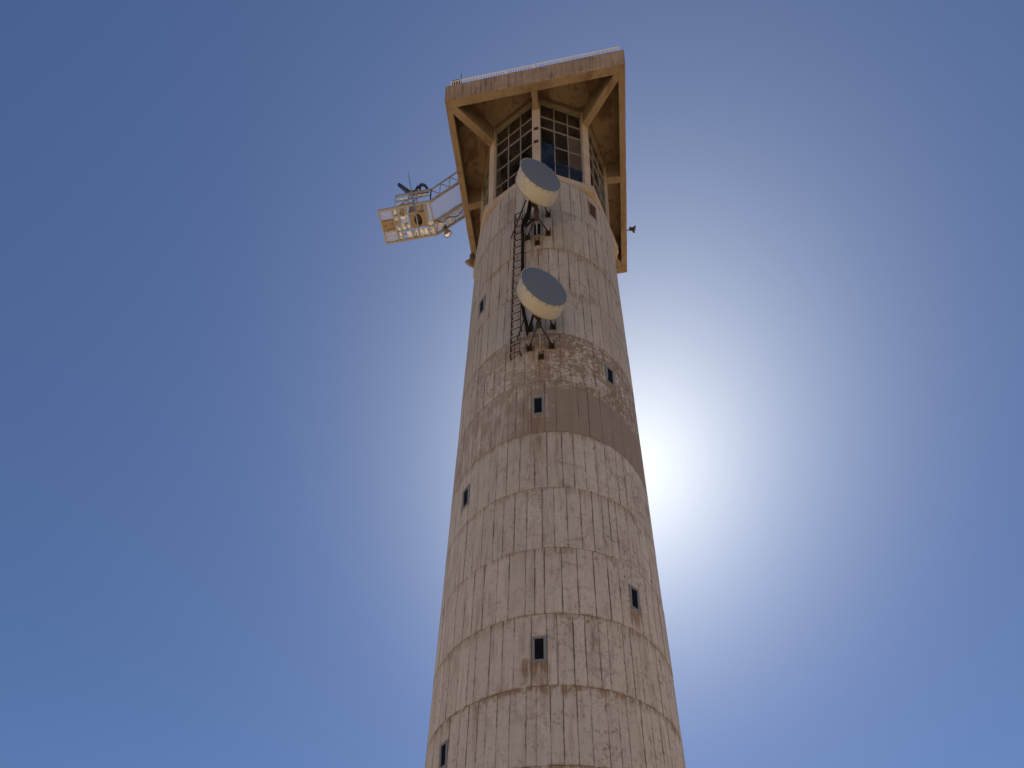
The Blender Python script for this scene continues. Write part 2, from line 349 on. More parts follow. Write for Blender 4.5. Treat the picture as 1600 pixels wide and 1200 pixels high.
# ------------------------------------------------------------------ helpers
class MB:
    """collects shapes into one bmesh"""
    def __init__(s): s.bm = bmesh.new()
    def box8(s, p):      # 8 points: bottom ring 0-3, top ring 4-7
        v = [s.bm.verts.new(q) for q in p]
        for f in ((3, 2, 1, 0), (4, 5, 6, 7), (0, 1, 5, 4), (1, 2, 6, 5), (2, 3, 7, 6), (3, 0, 4, 7)):
            s.bm.faces.new([v[i] for i in f])
        return s
    def box(s, c, ax, ay, az, hx, hy, hz):   # oriented box, half sizes
        c = Vector(c); ax, ay, az = Vector(ax)*hx, Vector(ay)*hy, Vector(az)*hz
        return s.box8([c-ax-ay-az, c+ax-ay-az, c+ax+ay-az, c-ax+ay-az, c-ax-ay+az, c+ax-ay+az, c+ax+ay+az, c-ax+ay+az])
    def bar(s, a, b, wd, ht=None, up=(0, 0, 1)):     # rectangular bar a->b
        a, b = Vector(a), Vector(b); d = (b-a); L = d.length; d.normalize(); up = Vector(up)
        if abs(d.dot(up)) > 0.98: up = Vector((1, 0, 0)) if abs(d.x) < 0.9 else Vector((0, 1, 0))
        sx = d.cross(up).normalized(); uz = sx.cross(d).normalized()
        return s.box((a+b)/2, d, sx, uz, L/2, wd/2, (ht or wd)/2)
    def tube(s, pts, r, n=8, cap=True):
        pts = [Vector(p) for p in pts]; rs = r if isinstance(r, (list, tuple)) else [r]*len(pts)
        rings = []; ref = None
        for i, p in enumerate(pts):
            d = ((pts[min(i+1, len(pts)-1)] - pts[max(i-1, 0)])).normalized()
            if ref is None:
                ref = d.orthogonal().normalized()
            ref = (ref - d*ref.dot(d)).normalized(); q = d.cross(ref)
            rings.append([s.bm.verts.new(p + rs[i]*(math.cos(2*PI*k/n)*ref + math.sin(2*PI*k/n)*q)) for k in range(n)])
        for A, B in zip(rings, rings[1:]):
            for k in range(n):
                f = s.bm.faces.new((A[k], A[(k+1) % n], B[(k+1) % n], B[k])); f.smooth = True
        if cap:
            s.bm.faces.new(rings[0][::-1]); s.bm.faces.new(rings[-1])
        return s
    def lathe(s, c, ax, prof, n=48, smooth=True):    # profile [(dist along axis, radius)]
        c = Vector(c); ax = Vector(ax).normalized(); e1 = ax.orthogonal().normalized(); e2 = ax.cross(e1)
        rings = []
        for h, r in prof:
            if r < 1e-6: rings.append([s.bm.verts.new(c+ax*h)])
            else: rings.append([s.bm.verts.new(c + ax*h + r*(math.cos(2*PI*k/n)*e1 + math.sin(2*PI*k/n)*e2)) for k in range(n)])
        for A, B in zip(rings, rings[1:]):
            for k in range(n):
                if len(A) == 1 and len(B) == 1: continue
                if len(A) == 1: f = s.bm.faces.new((A[0], B[(k+1) % n], B[k]))
                elif len(B) == 1: f = s.bm.faces.new((A[k], A[(k+1) % n], B[0]))
                else: f = s.bm.faces.new((A[k], A[(k+1) % n], B[(k+1) % n], B[k]))
                f.smooth = smooth
        return s
    def prism(s, bot, top):
        b = [s.bm.verts.new(p) for p in bot]; t = [s.bm.verts.new(p) for p in top]; n = len(b)
        s.bm.faces.new(b[::-1]); s.bm.faces.new(t)
        for k in range(n): s.bm.faces.new((b[k], b[(k+1) % n], t[(k+1) % n], t[k]))
        return s
    def mesh(s, name, mat, bevel=0.0):
        bmesh.ops.recalc_face_normals(s.bm, faces=s.bm.faces)
        if bevel:
            bmesh.ops.bevel(s.bm, geom=list(s.bm.edges), offset=bevel, segments=1, affect='EDGES', clamp_overlap=True)
        me = bpy.data.meshes.new(name); s.bm.to_mesh(me); s.bm.free()
        for k in (mat if isinstance(mat, list) else [mat]): me.materials.append(k)
        return me
    def obj(s, name, mat, parent=None, bevel=0.0):
        return link(name, s.mesh(name, mat, bevel), parent)

def link(name, me, parent=None):
    o = bpy.data.objects.new(name, me); COL.objects.link(o)
    if parent is not None:
        o.parent = parent
        o.matrix_parent_inverse = parent.matrix_world.inverted()
    return o
def tag(o, label, cat, group=None):
    o['label'] = label; o['category'] = cat
    if group: o['group'] = group
    return o
def thing(name, label, cat, loc, group=None):
    o = bpy.data.objects.new(name, None); COL.objects.link(o)
    o.matrix_world = Matrix.Translation(loc); o.empty_display_size = 0.2
    return tag(o, label, cat, group)

def R(z):
    q = (z-1.6)/27-1
    return 27*(0.17507 - 0.04325*q + 0.00262*q*q)
def cyl(thd, z, off=0.0):
    a = rad(thd); r = R(z)+off
    return Vector((r*math.sin(a), -r*math.cos(a), z))
A0 = -5.26                                    # azimuth of the canopy's front edge
TU = Vector((math.cos(rad(A0)), math.sin(rad(A0)), 0)); NV = Vector((math.sin(rad(A0)), -math.cos(rad(A0)), 0)); EZ = Vector((0, 0, 1))
def L(u, v, z): return TU*u + NV*v + EZ*z     # canopy frame: u right, v towards the camera
def pol(k, r, z):                             # point at azimuth A0+k
    a = rad(A0+k); return Vector((r*math.sin(a), -r*math.cos(a), z))

# ------------------------------------------------------------------ ground
mb = MB()
mb.bm.faces.new([mb.bm.verts.new((6000*math.cos(2*PI*k/64), 6000*math.sin(2*PI*k/64), 0)) for k in range(64)])
g = mb.obj('ground', M['ground']); g['kind'] = 'structure'

# ------------------------------------------------------------------ tower
tower = thing('lighthouse', 'tall tapering board-marked concrete lighthouse tower with square overhanging canopy', 'lighthouse', (0, 0, 0))
SLAB0, SLAB1 = 50.65, 51.15
# core behind the boards
mb = MB(); T = 0.17
zs = [0.0 + i*SLAB0/24 for i in range(25)]
mb.lathe((0, 0, 0), (0, 0, 1), [(z, R(z)-0.045) for z in zs], 128)
mb.obj('shaft', M['core'], tower)

WH, WW = 0.56, 0.27                    # half height, half width of the window frame
wins = [(th, z) for th, z in WTH]
panels = []      # (size key, mesh builder data)
def panel_verts(t0, t1, z0, z1, off, seed):
    """a slightly uneven cast board strip: returns verts, faces, uvs"""
    rr = random.Random(seed); nz = 4 if z1-z0 > 1.5 else 2
    wv, fv = [], []
    for i in range(nz+1):
        z = z0 + (z1-z0)*i/nz
        r = R(z)+off
        j0 = rr.uniform(-0.011, 0.011)/r if 0 < i < nz else 0; j1 = rr.uniform(-0.011, 0.011)/r if 0 < i < nz else 0
        tm = (t0+t1)/2
        for th, rr_ in ((t0+j0, r), (tm, r+0.003), (t1+j1, r), (t1, r-T), (t0, r-T)):
            wv.append((rr_*math.sin(th), -rr_*math.cos(th), z))
    for i in range(nz):
        a, b = i*5, i*5+5
        for p, q in ((0, 1), (1, 2), (2, 3), (4, 0)): fv.append((a+p, a+q, b+q, b+p))
    fv.append((0, 4, 3, 2, 1)); e_ = nz*5; fv.append((e_, e_+1, e_+2, e_+3, e_+4))
    return wv, fv
GAP = 0.016
def add_panel(t0, t1, z0, z1, off, k):
    panels.append((t0, t1, z0, z1, off, k))
lifts = []
k = -5
while True:
    za = LIFT0 + k*LIFT; zb = za + LIFT
    if za > SLAB0: break
    za, zb = max(za, 0.0), min(zb, SLAB0-0.002)
    if zb > 0.3: lifts.append((za, zb, k))
    k += 1
for za, zb, k in lifts:
    zm = (za+zb)/2; r = R(zm)
    here = sorted([(rad(th), z) for th, z in wins if za < z < zb])
    off0 = rnd.uniform(-0.006, 0.006)
    # board edges: start from the window boards, fill the rest with random widths near 0.5 m
    cuts = []
    wspan = [(th - (WW+0.012)/r, th + (WW+0.012)/r, z) for th, z in here]
    if wspan:
        arcs = [(wspan[i][1], wspan[(i+1) % len(wspan)][0] + (2*PI if i == len(wspan)-1 else 0)) for i in range(len(wspan))]
    else:
        s = rnd.uniform(0, 1); arcs = [(s, s+2*PI)]
    for a, b in arcs:
        n = max(1, round((b-a)*r/0.49)); ws = [rnd.choice((0.72, 0.9, 1, 1.05, 1.2, 1.3)) for _ in range(n)]; tot = sum(ws); t = a
        for wd in ws:
            t2 = t + (b-a)*wd/tot
            add_panel(t, t2, za, zb, off0 + rnd.uniform(-0.004, 0.005), k); t = t2
    for a, b, z in wspan:
        add_panel(a, b, za, z-WH-0.01, off0 + rnd.uniform(-0.004, 0.004), k)
        add_panel(a, b, z+WH+0.01, zb, off0 + rnd.uniform(-0.004, 0.004), k)

def build_panels(lst, name):
    verts, faces, uvs, tones = [], [], [], []
    for (t0, t1, z0, z1, off, k, seed) in lst:
        g_ = GAP*random.Random(seed+5).choice((0.25, 0.5, 0.9, 1.3)); r = R((z0+z1)/2)
        a, b, c, d = t0+g_/2/r, t1-g_/2/r, z0+random.Random(seed+2).uniform(0.003, 0.018), z1-random.Random(seed+3).uniform(0.006, 0.024)
        wv, fv = panel_verts(a, b, c, d, off, seed)
        base = len(verts); verts += wv; faces += [tuple(base+i for i in f) for f in fv]
        tn = random.Random(seed+1).random(); tones += [tn]*len(wv)
        for v in wv:
            th = math.atan2(v[0], -v[1])
            while th < a-1: th += 2*PI
            while th > b+1: th -= 2*PI
            fr = (th-a)/(b-a); uvs.append((0.0 if (fr < 0.2 or fr > 0.8) else (b-a)*r/2, d - v[2]))
    me = bpy.data.meshes.new(name); me.from_pydata(verts, [], faces)
    ul = me.uv_layers.new(name='UVMap'); me.update()
    for lp in me.loops: ul.data[lp.index].uv = uvs[lp.vertex_index]
    at = me.attributes.new('tone', 'FLOAT', 'POINT'); at.data.foreach_set('value', tones)
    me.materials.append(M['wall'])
    return me
full = [(p[0], p[1], p[2], p[3], p[4], p[5], 1000+i*7) for i, p in enumerate(panels)]
def seen(p):      # how large it shows from where the photograph stands
    tm = (p[0]+p[1])/2; zm = (p[2]+p[3])/2
    c = math.cos(tm + rad(0)) - R(zm)/27
    if zm < 13.8: return -1
    return c*(p[1]-p[0])*R(zm)*(p[3]-p[2])/((zm*zm+27*27))
order = sorted(full, key=seen, reverse=True)
front, rest = order[:300], order[300:]
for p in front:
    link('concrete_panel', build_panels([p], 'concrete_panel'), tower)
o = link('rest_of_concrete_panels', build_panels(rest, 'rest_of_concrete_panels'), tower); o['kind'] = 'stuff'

# windows of the shaft
def local_axes(thd):
    a = rad(thd); return Vector((math.cos(a), math.sin(a), 0)), Vector((math.sin(a), -math.cos(a), 0))
for i, (th, z) in enumerate(wins):
    t, n = local_axes(th); c = cyl(th, z)
    if abs(th-40.4) < 1 and z > 48:                 # the opening under the sill is walled up with blocks
        mb = MB()
        for sx, sz, hx, hz in ((-1, 0, 0.03, WH), (1, 0, 0.03, WH), (0, 1, WW-0.06, 0.03), (0, -1, WW-0.06, 0.03)):
            mb.box(c + t*sx*(WW-0.03) + EZ*sz*(WH-0.03) - n*0.062, t, n, EZ, hx, 0.07, hz)
        o = mb.obj('blocked_opening', M['core'], tower); o['label'] = 'opening under the lantern sill filled with dark brown blocks'
        for q, (zz, hz) in enumerate(((-0.33, 0.16), (0.0, 0.155), (0.33, 0.16))):
            MB().box(c + EZ*zz - n*(0.035 + 0.015*(q % 2)), t, n, EZ, WW-0.065, 0.05, hz).obj('block', M['vent'], o, 0.01)
        continue
    mb = MB(); fw = 0.055
    for sx in (-1, 1): mb.box(c + t*sx*(WW-fw) - n*0.040, t, n, EZ, fw, 0.055, WH)
    mb.box(c + EZ*(WH-fw*0.75) - n*0.041, t, n, EZ, WW-2*fw, 0.066, fw*0.75)
    mb.box(c - EZ*(WH-fw) - n*0.041, t, n, EZ, WW-2*fw, 0.066, fw)
    o = mb.obj('window', M['winframe'], tower, 0.006)
    MB().box(c - n*0.030, t, n, EZ, WW-2*fw+0.004, 0.006, WH-2*fw+0.02).obj('pane', M['glass_dark'], o)
    MB().box(c - EZ*(WH-0.002) + n*0.018, t, n, EZ, WW+0.015, 0.022, 0.018).obj('sill', M['winframe'], o)

# sill slab under the lantern: octagon
def octa(r, z): return [pol(45*k, r, z) for k in range(8)]
MB().prism(octa(4.09, SLAB0), octa(4.09, SLAB1)).obj('sill_slab', M['slab'], tower, 0.02)

ZG0, ZG1 = SLAB1, 58.30             # glazing
SOF = 58.75                          # underside of the roof slab
# pillars
for k in range(8):
    a = 45*k; t, n = local_axes(A0+a)
    rr = 3.60; hw = 0.215
    pts = []
    for z in (ZG0-0.001, SOF-0.001):
        c = Vector((0, 0, z))
        pts += [[c + n*(rr-0.22) - t*hw*0.8, c + n*(rr-0.22) + t*hw*0.8, c + n*(rr+0.10) + t*hw, c + n*(rr+0.10) - t*hw]]
    o = MB().prism(pts[0], pts[1]).obj('pillar', M['pillar'], tower, 0.015)
    for zz in ((55.55, 54.35) if k == 0 else ()):
        MB().box(n*(rr+0.10) + EZ*zz, t, n, EZ, 0.125, 0.012, 0.125).obj('vent_slot', M['hole'], o)
# lantern windows: eight faces of 3 x 5 panes
AP = 3.60*math.cos(rad(22.5))
rows = [51.22, 51.62, 53.12, 54.62, 56.08, 57.12, ZG1]
for k in range(8):
    t, n = local_axes(A0+22.5+45*k); hw = 3.60*math.sin(rad(22.5)) - 0.225
    ap = AP - 0.02
    xs = [-hw, -hw/3+0.02, hw/3+0.02, hw]
    mb = MB()
    for i, x in enumerate(xs):
        wd = 0.027 if 0 < i < 3 else 0.025
        mb.box(n*ap + t*x + EZ*((rows[0]+rows[-1])/2), t, n, EZ, wd, 0.045, (rows[-1]-rows[0])/2)
    for j, z in enumerate(rows):
        hz = (0.021 if j != 4 else 0.036)
        for i in range(3):
            mb.box(n*(ap-0.004) + t*(xs[i]+xs[i+1])/2 + EZ*(z if 0 < j else z+0.0), t, n, EZ, (xs[i+1]-xs[i])/2-0.028, 0.035, hz)
    # low upstand the frame stands on
    fr = mb.obj('lantern_window', M['mullion'], tower)
    for i in range(3):
        for j in range(len(rows)-1):
            tilt = rnd.uniform(-0.012, 0.012); tz = rnd.uniform(-0.012, 0.012)
            c = n*(ap-0.008) + t*(xs[i]+xs[i+1])/2 + EZ*(rows[j]+rows[j+1])/2
            if k == 0 and (j < 2 or (j == 2 and i == 0)): tilt = -0.12      # lower lights stand ajar
            nn = (n + EZ*tilt + t*tz).normalized(); tt = EZ.cross(nn).normalized()*1.0; zz = nn.cross(tt)
            if zz.z < 0: zz = -zz
            mt = M['glass']
            if k == 0 and i == 2 and j in (2, 3): mt = M['pane_film']
            MB().box(c, tt, nn, zz, (xs[i+1]-xs[i])/2-0.026, 0.004, (rows[j+1]-rows[j])/2-0.018).obj('pane', mt, fr)
    hb = 3.60*math.sin(rad(22.5))-0.20
    MB().box(n*(ap+0.03) + EZ*(ZG1+0.030+(SOF-ZG1-0.03)/2), t, n, EZ, hb, 0.15, (SOF-ZG1-0.034)/2).obj('header_beam', M['beam'], tower, 0.012)

# canopy
HC, ZB, ZT, BW = 4.80, 57.28, 58.745, 0.33
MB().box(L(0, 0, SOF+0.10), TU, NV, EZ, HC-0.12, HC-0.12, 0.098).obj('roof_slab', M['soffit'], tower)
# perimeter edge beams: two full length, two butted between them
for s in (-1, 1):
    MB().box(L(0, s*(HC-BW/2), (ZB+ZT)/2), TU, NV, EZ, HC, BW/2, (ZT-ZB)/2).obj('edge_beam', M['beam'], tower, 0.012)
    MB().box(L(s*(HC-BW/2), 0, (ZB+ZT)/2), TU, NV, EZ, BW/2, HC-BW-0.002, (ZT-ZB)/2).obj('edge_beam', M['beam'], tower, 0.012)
# fascia of cast board strips on all four sides, just proud of the beam
for side in range(4):
    d = [(TU, NV), (NV*-1, TU), (TU*-1, NV*-1), (NV, TU*-1)][side]
    x = -HC
    if side % 2: x = -HC+0.0
    r2 = random.Random(50+side)
    while x < HC-0.05:
        wd = r2.choice((0.36, 0.42, 0.47, 0.5, 0.55)); x2 = min(HC, x+wd)
        if HC-x2 < 0.25: x2 = HC
        pr = r2.uniform(0.016, 0.034); zt = ZT - 0.09 + r2.choice((0, 0.01, -0.015, -0.03)); gp = r2.choice((0.008, 0.012, 0.02))
        MB().box(d[1]*(HC+pr/2+0.001) + d[0]*((x+x2)/2) + EZ*((ZB+0.03+zt)/2), d[0], d[1], EZ, (x2-x)/2-gp/2, pr/2, (zt-ZB-0.03)/2).obj('fascia_panel', M['fascia'], tower)
        x = x2
# ribs from each pillar to the edge
for k in range(8):
    t, n = local_axes(A0+45*k)
    r0 = 3.60+0.103; ang = abs(((45*k+45) % 90) - 45)
    r1 = (HC-BW-0.002)*(math.sqrt(2) if k % 2 else 1.0)
    hw = 0.175 if k % 2 else 0.155
    if k % 2: r1 -= hw
    zi, zo = 57.40, ZB+0.004
    b = [n*r0 - t*hw + EZ*zi, n*r0 + t*hw + EZ*zi, n*r1 + t*hw + EZ*zo, n*r1 - t*hw + EZ*zo]
    if k % 2: b = [b[0], b[1], b[2], n*(r1+hw) + EZ*zo, b[3]]
    tp = [Vector((p.x, p.y, SOF-0.002)) for p in b]
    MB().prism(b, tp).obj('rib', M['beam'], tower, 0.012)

# ------------------------------------------------------------------ railing on the roof
rail = thing('roof_railing', 'white slender balustrade along the roof edge of the canopy', 'railing', L(0, 0, ZT))
HR, RZ = HC-0.22, 0.90
for side in range(4):
    d = [(TU, NV), (NV*-1, TU), (TU*-1, NV*-1), (NV, TU*-1)][side]
    base = d[1]*HR
    for zz, th in ((RZ, 0.035), (0.12, 0.035)):
        MB().bar(base - d[0]*(HR-0.03) + EZ*(ZT+zz), base + d[0]*(HR-0.03) + EZ*(ZT+zz), th).obj('top_rail' if zz > 1 else 'bottom_rail', M['white'], rail)
    np_ = 6
    for i in range(np_):
        x = -HR + 2*HR*i/np_
        MB().bar(base + d[0]*x + EZ*(ZT-0.06), base + d[0]*x + EZ*(ZT+RZ+0.02), 0.055).obj('post', M['white'], rail)
    nb = 66
    me = MB().bar((0, 0, 0.14), (0, 0, RZ-0.028), 0.085, 0.03).mesh('baluster', M['white'])
    for i in range(nb):
        x = -HR + 0.12 + (2*HR-0.24)*i/(nb-1)
        o = link('baluster', me); o.parent = rail
        o.matrix_parent_inverse = rail.matrix_world.inverted()
        o.matrix_world = Matrix.Translation(base + d[0]*x + EZ*ZT) @ Matrix.Rotation(rad(A0+90*side), 4, 'Z')
    # 66 x 4 balusters
tag(MB().tube([L(-4.05, HC-0.3, ZT), L(-4.05, HC-0.3, ZT+1.7)], [0.04, 0.02], 6).obj('roof_aerial', M['lampdark']),
    'short dark aerial rod standing on the roof beside the left end of the railing', 'aerial')
tag(MB().box(L(-4.36, HC-0.40, ZT+1.06), TU, NV, EZ, 0.24, 0.13, 0.13).box(L(-4.36, HC-0.40, ZT+0.47), TU, NV, EZ, 0.04, 0.04, 0.455).obj('roof_floodlight', M['lampdark'], None, 0.02),
    'small dark box lamp on a stem behind the left end of the roof railing', 'floodlight')

# ------------------------------------------------------------------ microwave dishes
def dish(zc, th, az, r, dep, zpole0, zpole1, brackets, label):
    fo = 2.0
    root = thing('drum_antenna', label, 'dish antenna', cyl(th, zc), 'drum antennas bolted to the tower wall')
    a = rad(az); n = Vector((math.sin(a), -math.cos(a), 0))
    rr_ = R(zc)+fo; c = Vector((rr_*math.sin(rad(th)), -rr_*math.cos(rad(th)), zc))
    prof = [(-dep-0.30, 0.0), (-dep-0.30, 0.30), (-dep-0.2, 0.55), (-dep-0.02, r*0.93), (-dep, r*0.985), (-dep+0.03, r), (-0.035, r), (-0.034, r+0.022), (0.0, r+0.022), (0.0, r-0.03), (-0.03, r-0.05), (-0.03, 0)]
    o = MB().lathe(c, n, prof, 72).obj('shroud', M['shroud'], root)
    mod = o.modifiers.new('edge', 'EDGE_SPLIT'); mod.split_angle = rad(35)
    o = MB().lathe(c, n, [(-0.028, 0), (-0.004, 0)] if False else [(-0.028, r-0.005), (0.004, r-0.005), (0.012, r-0.05), (0.03, 0)], 72).obj('radome', M['radome'], root)
    h1 = Vector((math.cos(a), math.sin(a), 0)); mb = MB()
    for q in range(20):
        b_ = 2*PI*(q+0.3)/20; dr = h1*math.cos(b_) + EZ*math.sin(b_); tg = n.cross(dr)
        mb.box(c - n*0.02 + dr*(r+0.026), n, tg, dr, 0.035, 0.022, 0.008)
    o = mb.obj('rim_clips', M['galv'], root); o['kind'] = 'stuff'
    MB().lathe(c, n, [(-dep+0.02, r), (-dep+0.02, r+0.014), (-dep+0.05, r+0.014), (-dep+0.05, r)], 72).obj('rear_band', M['galv'], root)
    # hub and clamp between drum and pole
    pole_xy = cyl(th-3.0, zc, 0.95)
    bk = c - n*(dep+0.28)
    MB().bar(bk, Vector((pole_xy.x, pole_xy.y, zc)), 0.34, 0.42).obj('hub_clamp', M['rust'], root, 0.03)
    p0, p1 = cyl(th-3.0, zpole0, 0.95), cyl(th-3.0, zpole1, 0.95)
    p1.x, p1.y = p0.x, p0.y
    MB().tube([p0, p1], 0.075, 12).obj('pole', M['rust'], root)
    for zz in (zpole0+0.08, zpole0+0.55): MB().tube([Vector((p0.x, p0.y, zz)), Vector((p0.x, p0.y, zz+0.16))], 0.125, 10).obj('clamp', M['rust'], root)
    for j, (bt, bz, pz, mt) in enumerate(brackets):
        t, nn = local_axes(bt); q = cyl(bt, bz, 0.08)
        bb = MB()
        for s in (-1, 1): bb.box(q + t*s*0.10 + nn*0.01, t, nn, EZ, 0.024, 0.10, 0.16)
        bb.box(q, t, nn, EZ, 0.075, 0.06, 0.03)
        bb.box(q - nn*0.085, t, nn, EZ, 0.10, 0.022, 0.12)
        br = bb.obj('wall_bracket', M['rust'], root)
        st = Vector((p0.x, p0.y, pz))
        MB().tube([st, q + nn*0.02], 0.032, 8).obj('strut', M[mt], root)
    return root, p0, p1
d1 = dish(46.41, -1.06, 25.5, 1.015, 0.655, 45.05, 47.5,
     [(-11.4, 45.6, 45.35, 'rust'), (2.7, 45.7, 45.35, 'rust'), (-4.7, 45.0, 45.2, 'galv'), (3.0, 47.3, 47.35, 'rust'), (-11.4, 47.3, 47.35, 'rust')],
     'upper of two round drum antennas, its slate grey face overlapping the lantern windows')
d2 = dish(37.70, -0.26, 25.9, 1.05, 0.60, 36.85, 38.9,
     [(-9.6, 37.0, 37.1, 'rust'), (3.2, 37.0, 37.1, 'rust'), (-2.9, 36.3, 36.95, 'galv'), (4.2, 38.35, 38.75, 'rust'), (-9.2, 38.35, 38.75, 'rust')],
     'lower of two round drum antennas, halfway down the ladder on bare concrete wall')

# stays of the drums
for nm, pts, lab in (('stay_rod', [cyl(-9.9, 46.9, 0.95), cyl(-23.9, 46.15, 0.06)], 'thin dark stay rod from the upper drum antenna to the wall beside the ladder top'),
                     ('stay_rod', [cyl(-10.4, 37.5, 0.95), cyl(-17.2, 37.9, 0.06)], 'thin dark stay rod from the lower drum antenna to the ladder foot')):
    tag(MB().tube(pts, 0.032, 8).obj(nm, M['rust']), lab, 'stay rod', 'stay rods of the drum antennas')

# ------------------------------------------------------------------ ladder and cables
lad = thing('ladder', 'rusty narrow ladder of staple rungs running up the wall left of the drum antennas', 'ladder', cyl(-17.5, 36.6, 0.1))
zl0, zl1 = 36.55, 47.9
for th_ in (-20.6, -14.9):
    MB().tube([cyl(th_, zl0 + (zl1-zl0)*i/12, 0.17) for i in range(13)], 0.018, 6).obj('rail', M['rust'], lad)
nr = 20
for i in range(nr):
    z = zl0+0.25 + (zl1-zl0-0.4)*i/(nr-1)
    MB().tube([cyl(-20.6, z, 0.17), cyl(-17.7, z, 0.175), cyl(-14.9, z, 0.17)], 0.018, 6).obj('rung', M['rust'], lad)
    if i % 1 == 0:
        MB().tube([cyl(-20.6, z, 0.17), cyl(-20.9, z-0.10, -0.02)], [0.045, 0.03], 6).obj('standoff', M['rust'], lad)
        if i % 3 == 0: MB().tube([cyl(-14.9, z, 0.17), cyl(-14.6, z-0.10, -0.02)], 0.03, 6).obj('standoff', M['rust'], lad)
def smooth_pts(pts, n=6):
    out = []
    P = [pts[0]]+list(pts)+[pts[-1]]
    for i in range(1, len(P)-2):
        for k in range(n):
            s = k/n; a, b, c, d = P[i-1], P[i], P[i+1], P[i+2]
            out.append(0.5*((2*b) + (-a+c)*s + (2*a-5*b+4*c-d)*s*s + (-a+3*b-3*c+d)*s**3))
    out.append(P[-2]); return out
c1 = smooth_pts([cyl(-7.4, 46.7, 1.0), cyl(-9.3, 46.2, 0.75), cyl(-11.9, 46.55, 0.42), cyl(-14.6, 46.3, 0.2), cyl(-14.4, 45.4, 0.17), cyl(-14.3, 44.0, 0.16), cyl(-14.0, 42.0, 0.16), cyl(-13.6, 40.2, 0.16), cyl(-12.6, 39.3, 0.2), cyl(-11.2, 38.6, 0.16), cyl(-10.9, 38.2, 0.1)])
tag(MB().tube(c1, 0.08, 10).obj('feeder_cable', M['cable']), 'thick black cable hanging down the ladder from the upper drum antenna', 'cable', 'black feeder cables')
c1 = smooth_pts([cyl(-6.6, 46.6, 1.0), cyl(-8.5, 46.1, 0.7), cyl(-11.0, 45.9, 0.5), cyl(-11.2, 45.6, 0.5), cyl(-8.0, 45.35, 0.75), cyl(-5.2, 45.3, 0.88)])
tag(MB().tube(c1, 0.05, 8).obj('feeder_cable', M['cable']), 'looped black cable joining the pole below the upper drum antenna', 'cable', 'black feeder cables')
c1 = smooth_pts([cyl(-5.2, 37.9, 1.0), cyl(-7.2, 37.6, 0.75), cyl(-8.6, 37.9, 0.4), cyl(-10.0, 38.0, 0.2), cyl(-11.2, 37.9, 0.1)])
tag(MB().tube(c1, 0.05, 8).obj('feeder_cable', M['cable']), 'black cable curving from the lower drum antenna to the wall by the ladder foot', 'cable', 'black feeder cables')

# ------------------------------------------------------------------ maintenance platform off the canopy's left side
FZ = 57.25
plat = thing('maintenance_platform', 'white steel cantilever platform and stair bolted to the left side of the canopy', 'platform', L(-5.0, -0.2, ZT))
v0, v1 = -1.0, 0.66
uL, uR, uC = -9.92, -6.68, -4.86
for v in (v0, v1): MB().bar(L(uL, v, FZ), L(uR, v, FZ), 0.085, 0.12).obj('floor_beam', M['gantry'], plat)
for u in (uL+0.045, -9.05, -8.74, -7.10, uR-0.045):
    MB().bar(L(u, v0+0.044, FZ), L(u, v1-0.044, FZ), 0.085 if u != -8.74 else 0.11, 0.115).obj('cross_beam', M['gantry'], plat)
ZS = 58.66
for v in (v0+0.0, -0.36, v1): MB().bar(L(uR, v, FZ+0.0), L(uC, v, ZS+0.02), 0.08 if v != -0.36 else 0.07, 0.14).obj('stringer', M['gantry'], plat)
MB().bar(L(uC-0.05, v0+0.042, ZS-0.09), L(uC-0.05, v1-0.042, ZS-0.09), 0.08, 0.12).obj('end_beam', M['gantry'], plat)
def mesh_panel(name, u0, u1, va, vb, za, zb, pu, pv, wd=0.014):
    mb = MB(); n = max(2, int((u1-u0)/pu)); k = max(2, int((vb-va)/pv))
    for i in range(n+1):
        s = i/n; mb.bar(L(u0+(u1-u0)*s, va, za+(zb-za)*s), L(u0+(u1-u0)*s, vb, za+(zb-za)*s), wd, wd*1.5)
    for i in range(k+1):
        v = va+(vb-va)*i/k; mb.bar(L(u0, v, za+0.012), L(u1, v, zb+0.012), wd*0.7, wd)
    o = mb.obj(name, M['grate'], plat); o['kind'] = 'stuff'
    return o
def sheet(u0, u1, va, vb, z=FZ+0.03, name='floor_sheet', mt='sheet', tk=0.012):
    return MB().box(L((u0+u1)/2, (va+vb)/2, z), TU, NV, EZ, (u1-u0)/2, (vb-va)/2, tk).obj(name, M[mt], plat)
# stair treads of open mesh, denser over the rear third
mesh_panel('stair_mesh', uR+0.03, uC-0.1, -0.31, v1-0.05, FZ+0.07, ZS+0.05, 0.045, 0.055, 0.009)
mesh_panel('stair_mesh', uR+0.03, uC-0.1, v0+0.05, -0.41, FZ+0.07, ZS+0.05, 0.035, 0.045, 0.013)
# floor bays
mesh_panel('floor_mesh', uL+0.1, -9.10, 0.16, v1-0.05, FZ+0.03, FZ+0.03, 0.06, 0.06)
mesh_panel('floor_mesh', uL+0.1, -9.10, v0+0.05, -0.47, FZ+0.03, FZ+0.03, 0.05, 0.06)
sheet(-9.0, -8.81, v0+0.05, v1-0.05)
sheet(-8.67, -8.2, 0.05, v1-0.06); sheet(-8.67, -8.2, -0.55, -0.17); mesh_panel('floor_mesh', -8.67, -8.22, -0.16, 0.04, FZ+0.03, FZ+0.03, 0.05, 0.05)
sheet(-8.5, -8.15, v0+0.05, -0.62); sheet(-8.1, -7.75, v0+0.05, -0.6); sheet(-7.68, -7.2, v0+0.05, -0.6)
sheet(-7.62, -7.15, 0.3, v1-0.06)
mesh_panel('floor_mesh', -7.05, uR-0.1, -0.2, v1-0.05, FZ+0.03, FZ+0.03, 0.05, 0.06)
sheet(-7.05, uR-0.1, v0+0.05, -0.25)
